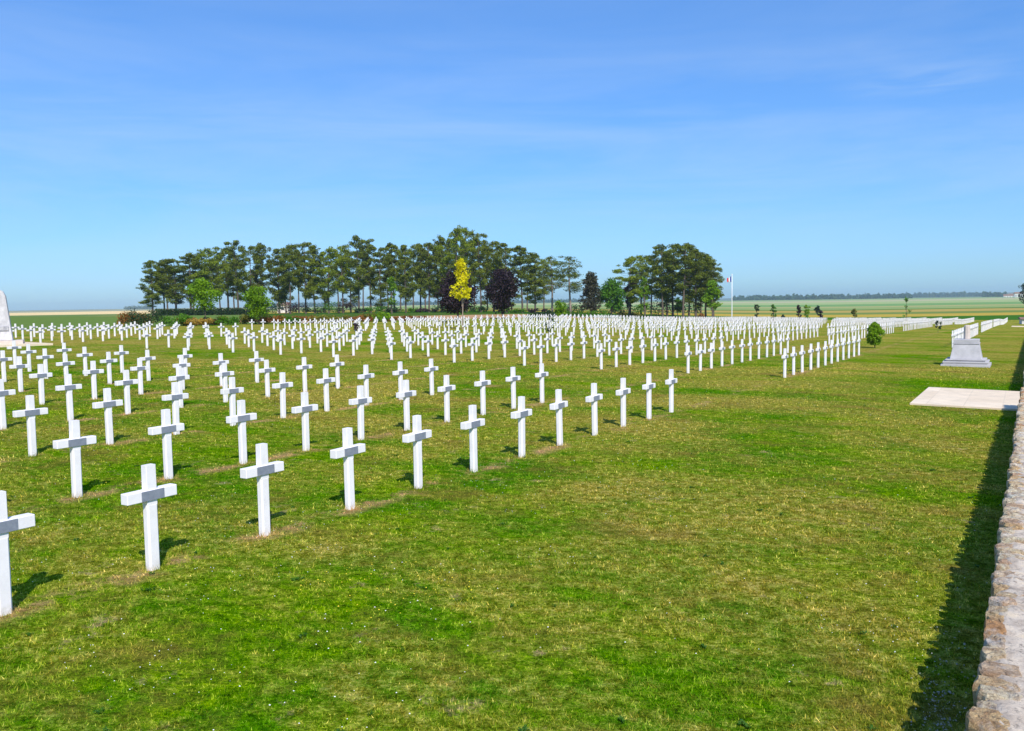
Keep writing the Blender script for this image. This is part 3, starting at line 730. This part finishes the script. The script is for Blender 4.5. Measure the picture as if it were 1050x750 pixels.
# ---------------------------------------------------------------- grass blades, clover and petals
def allowed(X, Y):
    u = (X*N2[0]+Y*N2[1])/H; v = (X*D2[0]+Y*D2[1])/H
    ok = (u < -.075+.0075*(v-1.8)-.012)
    ok &= ~((u > -.975) & (v > 9.22) & (v < 11.23))
    return ok
def hvec(X, Y):
    x, y = X/H, Y/H; d = np.hypot(x, y); t_ = np.clip(x/12, 0, 1); s_ = t_*t_*(3-2*t_)
    return H*(1+(-1-.018*x-.001*y-.4*(np.maximum(0, np.minimum(d, 75)-20)/50)**1.7*s_))
NB = 560000
r_ = 2.4*np.exp(rng.random(NB)*math.log(34/2.4)); a_ = rng.uniform(-.78, .74, NB)
X = r_*np.sin(a_); Y = r_*np.cos(a_)
k = allowed(X, Y); X, Y, r_ = X[k], Y[k], r_[k]; n = len(X)
# clumping
cl = .5+.5*np.sin(X*3.1+np.sin(Y*2.3)*2)*np.sin(Y*2.7+np.sin(X*1.9)*2)
hgt = (.010+.020*rng.random(n)**1.6)*(.75+.5*cl)*(r_/4)**.12
wd = .0024*(.6+.8*rng.random(n))*(r_/3.5)**.85
ang = rng.uniform(0, 6.28, n); la = rng.uniform(0, 6.28, n); lean = hgt*rng.uniform(.2, 1.1, n)
Z = hvec(X, Y)-.004
ca, sa = np.cos(ang)*wd, np.sin(ang)*wd
v = np.stack([np.stack([X-ca, Y-sa, Z], 1), np.stack([X+ca, Y+sa, Z], 1), np.stack([X+np.cos(la)*lean, Y+np.sin(la)*lean, Z+hgt], 1)], 1).reshape(-1, 3)
tone = np.repeat(rng.random(n), 3)
o = link('grass', np_mesh('grass', v, np.arange(3*n).reshape(n, 3), 3, [M['grass']], False, tone=tone)); o['kind'] = 'stuff'; o['label'] = 'short mown grass, green with dry straw patches'; o['category'] = 'grass'
def flecks(name, label, N, mat, size, patch, amax=.74, r1=30, keep=.5):
    r_ = 3*np.exp(rng.random(N)*math.log(r1/3)); a_ = rng.uniform(-.72, amax, N); X = r_*np.sin(a_); Y = r_*np.cos(a_)
    f_ = np.sin(X*patch+2*np.sin(Y*patch*.7))*np.sin(Y*patch*1.1+2*np.sin(X*patch*.6)); k = (f_ > keep) & allowed(X, Y); X, Y = X[k], Y[k]; n = len(X)
    Z = hvec(X, Y)+rng.uniform(.018, .04, n); s = size*(.6+.8*rng.random(n))
    base = np.array([(1, 0, 0), (0, 1, 0), (-1, 0, 0), (0, -1, 0), (0, 0, .8), (0, 0, -.6)])
    v = (np.stack([X, Y, Z], 1)[:, None, :]+base[None]*s[:, None, None]).reshape(-1, 3)
    f = np.array([(0, 1, 4), (1, 2, 4), (2, 3, 4), (3, 0, 4), (1, 0, 5), (2, 1, 5), (3, 2, 5), (0, 3, 5)])
    f = (f[None]+(np.arange(n)*6)[:, None, None]).reshape(-1, 3)
    o = link(name, np_mesh(name, v, f, 3, [M[mat]])); o['kind'] = 'stuff'; o['label'] = label; o['category'] = 'flowers'
flecks('clover_flowers', 'tiny white clover heads dotted through the lawn', 5200, 'petal', .0036, 1.7, keep=.35)
flecks('clover_flowers', 'scattered white daisies thin across the lawn', 900, 'petal', .0045, .9, keep=-.2)
flecks('yellow_flowers', 'small yellow flowers in loose patches of the lawn', 4000, 'yellow_petal', .006, .8, amax=.1, keep=.66)
# broad-leaved weeds
NW = 130; r_ = 3*np.exp(rng.random(NW)*math.log(8)); a_ = rng.uniform(-.7, .7, NW); X = r_*np.sin(a_); Y = r_*np.cos(a_); k = allowed(X, Y); X, Y = X[k], Y[k]; vs_ = []
for x_, y_ in zip(X, Y):
    z_ = gz(x_, y_); R_ = random.uniform(.012, .036)
    for q in range(random.randint(7, 16)):
        a0 = random.uniform(0, 6.28); l_ = R_*random.uniform(.6, 1.3); w_ = l_*.28; dx, dy = math.cos(a0), math.sin(a0); ox, oy = random.gauss(0, R_*.5), random.gauss(0, R_*.5)
        vs_ += [(x_+ox, y_+oy, z_+.004), (x_+ox+dx*l_*.5-dy*w_, y_+oy+dy*l_*.5+dx*w_, z_+.022), (x_+ox+dx*l_, y_+oy+dy*l_, z_+.014+.014*random.random()), (x_+ox+dx*l_*.5+dy*w_, y_+oy+dy*l_*.5-dx*w_, z_+.022)]
o = link('lawn_weeds', np_mesh('lawn_weeds', vs_, np.arange(len(vs_)).reshape(-1, 4), 4, [M['weed']])); o['kind'] = 'stuff'; o['label'] = 'dark rosettes of broad-leaved weeds in the lawn'; o['category'] = 'weeds'
# longer tufts the mower leaves round the feet of the near crosses
vs_ = []; tn = []
for d, bi, r, k, n, X_c, Y_c, z_c in near:
    if d > 26: continue
    for q in range(int(60 if d < 14 else 30)):
        a0 = random.uniform(0, 6.28); rr_ = random.uniform(.05, .105); x_ = X_c+math.cos(a0)*rr_; y_ = Y_c+math.sin(a0)*rr_; a1 = random.uniform(0, 3.14); w_ = .003*(d/5)**.6; h_ = random.uniform(.02, .065)
        dx, dy = math.cos(a1)*w_, math.sin(a1)*w_; lx, ly = random.gauss(0, .02), random.gauss(0, .02)
        vs_ += [(x_-dx, y_-dy, z_c-.01), (x_+dx, y_+dy, z_c-.01), (x_+lx, y_+ly, z_c+h_)]; tn += [random.random()]*3
o = link('grass_tufts', np_mesh('grass_tufts', vs_, np.arange(len(vs_)).reshape(-1, 3), 3, [M['grass']], tone=tn)); o['kind'] = 'stuff'; o['label'] = 'longer grass tufts round the feet of the nearest crosses'; o['category'] = 'grass'
# chalk crumbs in the shade at the foot of the wall
N = 1500; uu = rng.normal(-.155, .03, N); vv_ = 1.7+rng.gamma(2.0, .16, N); XY = np.array([W(a, b) for a, b in zip(uu, vv_)])
Z = hvec(XY[:, 0], XY[:, 1])+.008; s = .0015+.007*rng.random(N)**3
v = (np.stack([XY[:, 0], XY[:, 1], Z], 1)[:, None, :]+(rng.normal(size=(N, 6, 3))*.3+np.array([(1, 0, 0), (0, 1, 0), (-1, 0, 0), (0, -1, 0), (0, 0, 1.), (0, 0, -.6)])[None])*s[:, None, None]).reshape(-1, 3)
f = np.array([(0, 1, 4), (1, 2, 4), (2, 3, 4), (3, 0, 4), (1, 0, 5), (2, 1, 5), (3, 2, 5), (0, 3, 5)]); f = (f[None]+(np.arange(N)*6)[:, None, None]).reshape(-1, 3)
o = link('chalk_gravel', np_mesh('chalk_gravel', v, f, 3, [M['chalk']])); o['kind'] = 'stuff'; o['label'] = 'pale chalk crumbs in the grass at the wall foot'; o['category'] = 'gravel'

# ---------------------------------------------------------------- haze
a = MB(); a.box(-7300, 7300, -7300, 7300, -16, 60)
m = bpy.data.materials.new('haze'); m.use_nodes = True; nt = m.node_tree; nt.nodes.clear()
ov = nd(nt, 'ShaderNodeOutputMaterial'); pv = nd(nt, 'ShaderNodeVolumePrincipled')
pv.inputs['Color'].default_value = (.70, .89, 1.0, 1); pv.inputs['Density'].default_value = .00014; pv.inputs['Anisotropy'].default_value = .2
nt.links.new(pv.outputs[0], ov.inputs['Volume'])
o = link('haze', a.mesh('haze', m)); o['kind'] = 'stuff'; o['label'] = 'thin blue summer haze over the far country'; o['category'] = 'haze'

# ---------------------------------------------------------------- light, sky, camera
sh = (-.77*N2[0]+.74*D2[0], -.77*N2[1]+.74*D2[1])          # shadow offset per metre of height
sd = Vector((-sh[0], -sh[1], 1)).normalized()              # towards the sun
el = math.asin(sd.z); az = math.atan2(sd.x, sd.y)
sun = bpy.data.lights.new('sun', 'SUN'); sun.energy = 4.9; sun.angle = math.radians(.53); sun.color = (1, .94, .86)
so = bpy.data.objects.new('sun', sun); C.objects.link(so); so.rotation_euler = sd.to_track_quat('Z', 'Y').to_euler(); so.location = (0, 0, 50)
w = bpy.data.worlds.new('World'); bpy.context.scene.world = w; w.use_nodes = True; nt = w.node_tree
sky = nd(nt, 'ShaderNodeTexSky', sky_type='NISHITA'); sky.sun_disc = False; sky.sun_elevation = el; sky.sun_rotation = az
sky.air_density = 1.0; sky.dust_density = 0.6; sky.ozone_density = 2.6; sky.altitude = 150
bg = nt.nodes['Background']; bg.inputs[1].default_value = .13
WISP = ray(948, 84).normalized()
tc = nd(nt, 'ShaderNodeTexCoord').outputs['Generated']
mp = nd(nt, 'ShaderNodeMapping'); nt.links.new(tc, mp.inputs[0]); mp.inputs['Scale'].default_value = (1.2, 1.2, 9); mp.inputs['Rotation'].default_value = (0.05, .08, 0)
n1 = noise(nt, mp.outputs[0], 1.6, 7, .62, .5)
sz_ = nd(nt, 'ShaderNodeSeparateXYZ'); nt.links.new(tc, sz_.inputs[0])
lowb = mth(nt, 'MULTIPLY', mapr(nt, sz_.outputs[2], .05, .13), mapr(nt, sz_.outputs[2], .30, .17))
cf = mth(nt, 'MULTIPLY', mapr(nt, n1, .40, .74, 0, .42), mapr(nt, lowb, 0, 1, .25, 1))
# one small wisp high on the right
vd = nd(nt, 'ShaderNodeVectorMath', operation='SUBTRACT'); nt.links.new(tc, vd.inputs[0]); vd.inputs[1].default_value = WISP
sc_ = nd(nt, 'ShaderNodeVectorMath', operation='MULTIPLY'); nt.links.new(vd.outputs[0], sc_.inputs[0]); sc_.inputs[1].default_value = (1, 1, 4.2)
ln = nd(nt, 'ShaderNodeVectorMath', operation='LENGTH'); nt.links.new(sc_.outputs[0], ln.inputs[0])
wn = noise(nt, mp.outputs[0], 9, 6, .6, .8)
wisp = mth(nt, 'MULTIPLY', mapr(nt, ln.outputs['Value'], .02, .10, 1, 0), mapr(nt, wn, .40, .66, 0, .20))
cf = mth(nt, 'ADD', cf, wisp, clamp=True)
hs_ = nd(nt, 'ShaderNodeHueSaturation'); hs_.inputs['Saturation'].default_value = 1.2; hs_.inputs['Value'].default_value = 1.0
gm = nd(nt, 'ShaderNodeGamma'); gm.inputs[1].default_value = .72; nt.links.new(sky.outputs[0], gm.inputs[0]); nt.links.new(gm.outputs[0], hs_.inputs['Color'])
nt.links.new(mix(nt, cf, mix(nt, 1.0, hs_.outputs[0], (.86, 1.41, 2.18), 'MULTIPLY'), (4.6, 5.8, 7.6)), bg.inputs[0])
cam = bpy.data.cameras.new('camera'); co = bpy.data.objects.new('camera', cam); C.objects.link(co)
cam.sensor_width = 36; cam.lens = F/1050*36; cam.clip_start = .05; cam.clip_end = 20000
co.matrix_world = Matrix.Translation((0, 0, H)) @ Matrix.Rotation(math.pi/2-PITCH, 4, 'X') @ Matrix.Rotation(-ROLL, 4, 'Z')
sc = bpy.context.scene; sc.camera = co
sc.view_settings.view_transform = 'Standard'; sc.view_settings.look = 'None'; sc.view_settings.exposure = 0; sc.view_settings.gamma = 1
sc.cycles.volume_bounces = 1
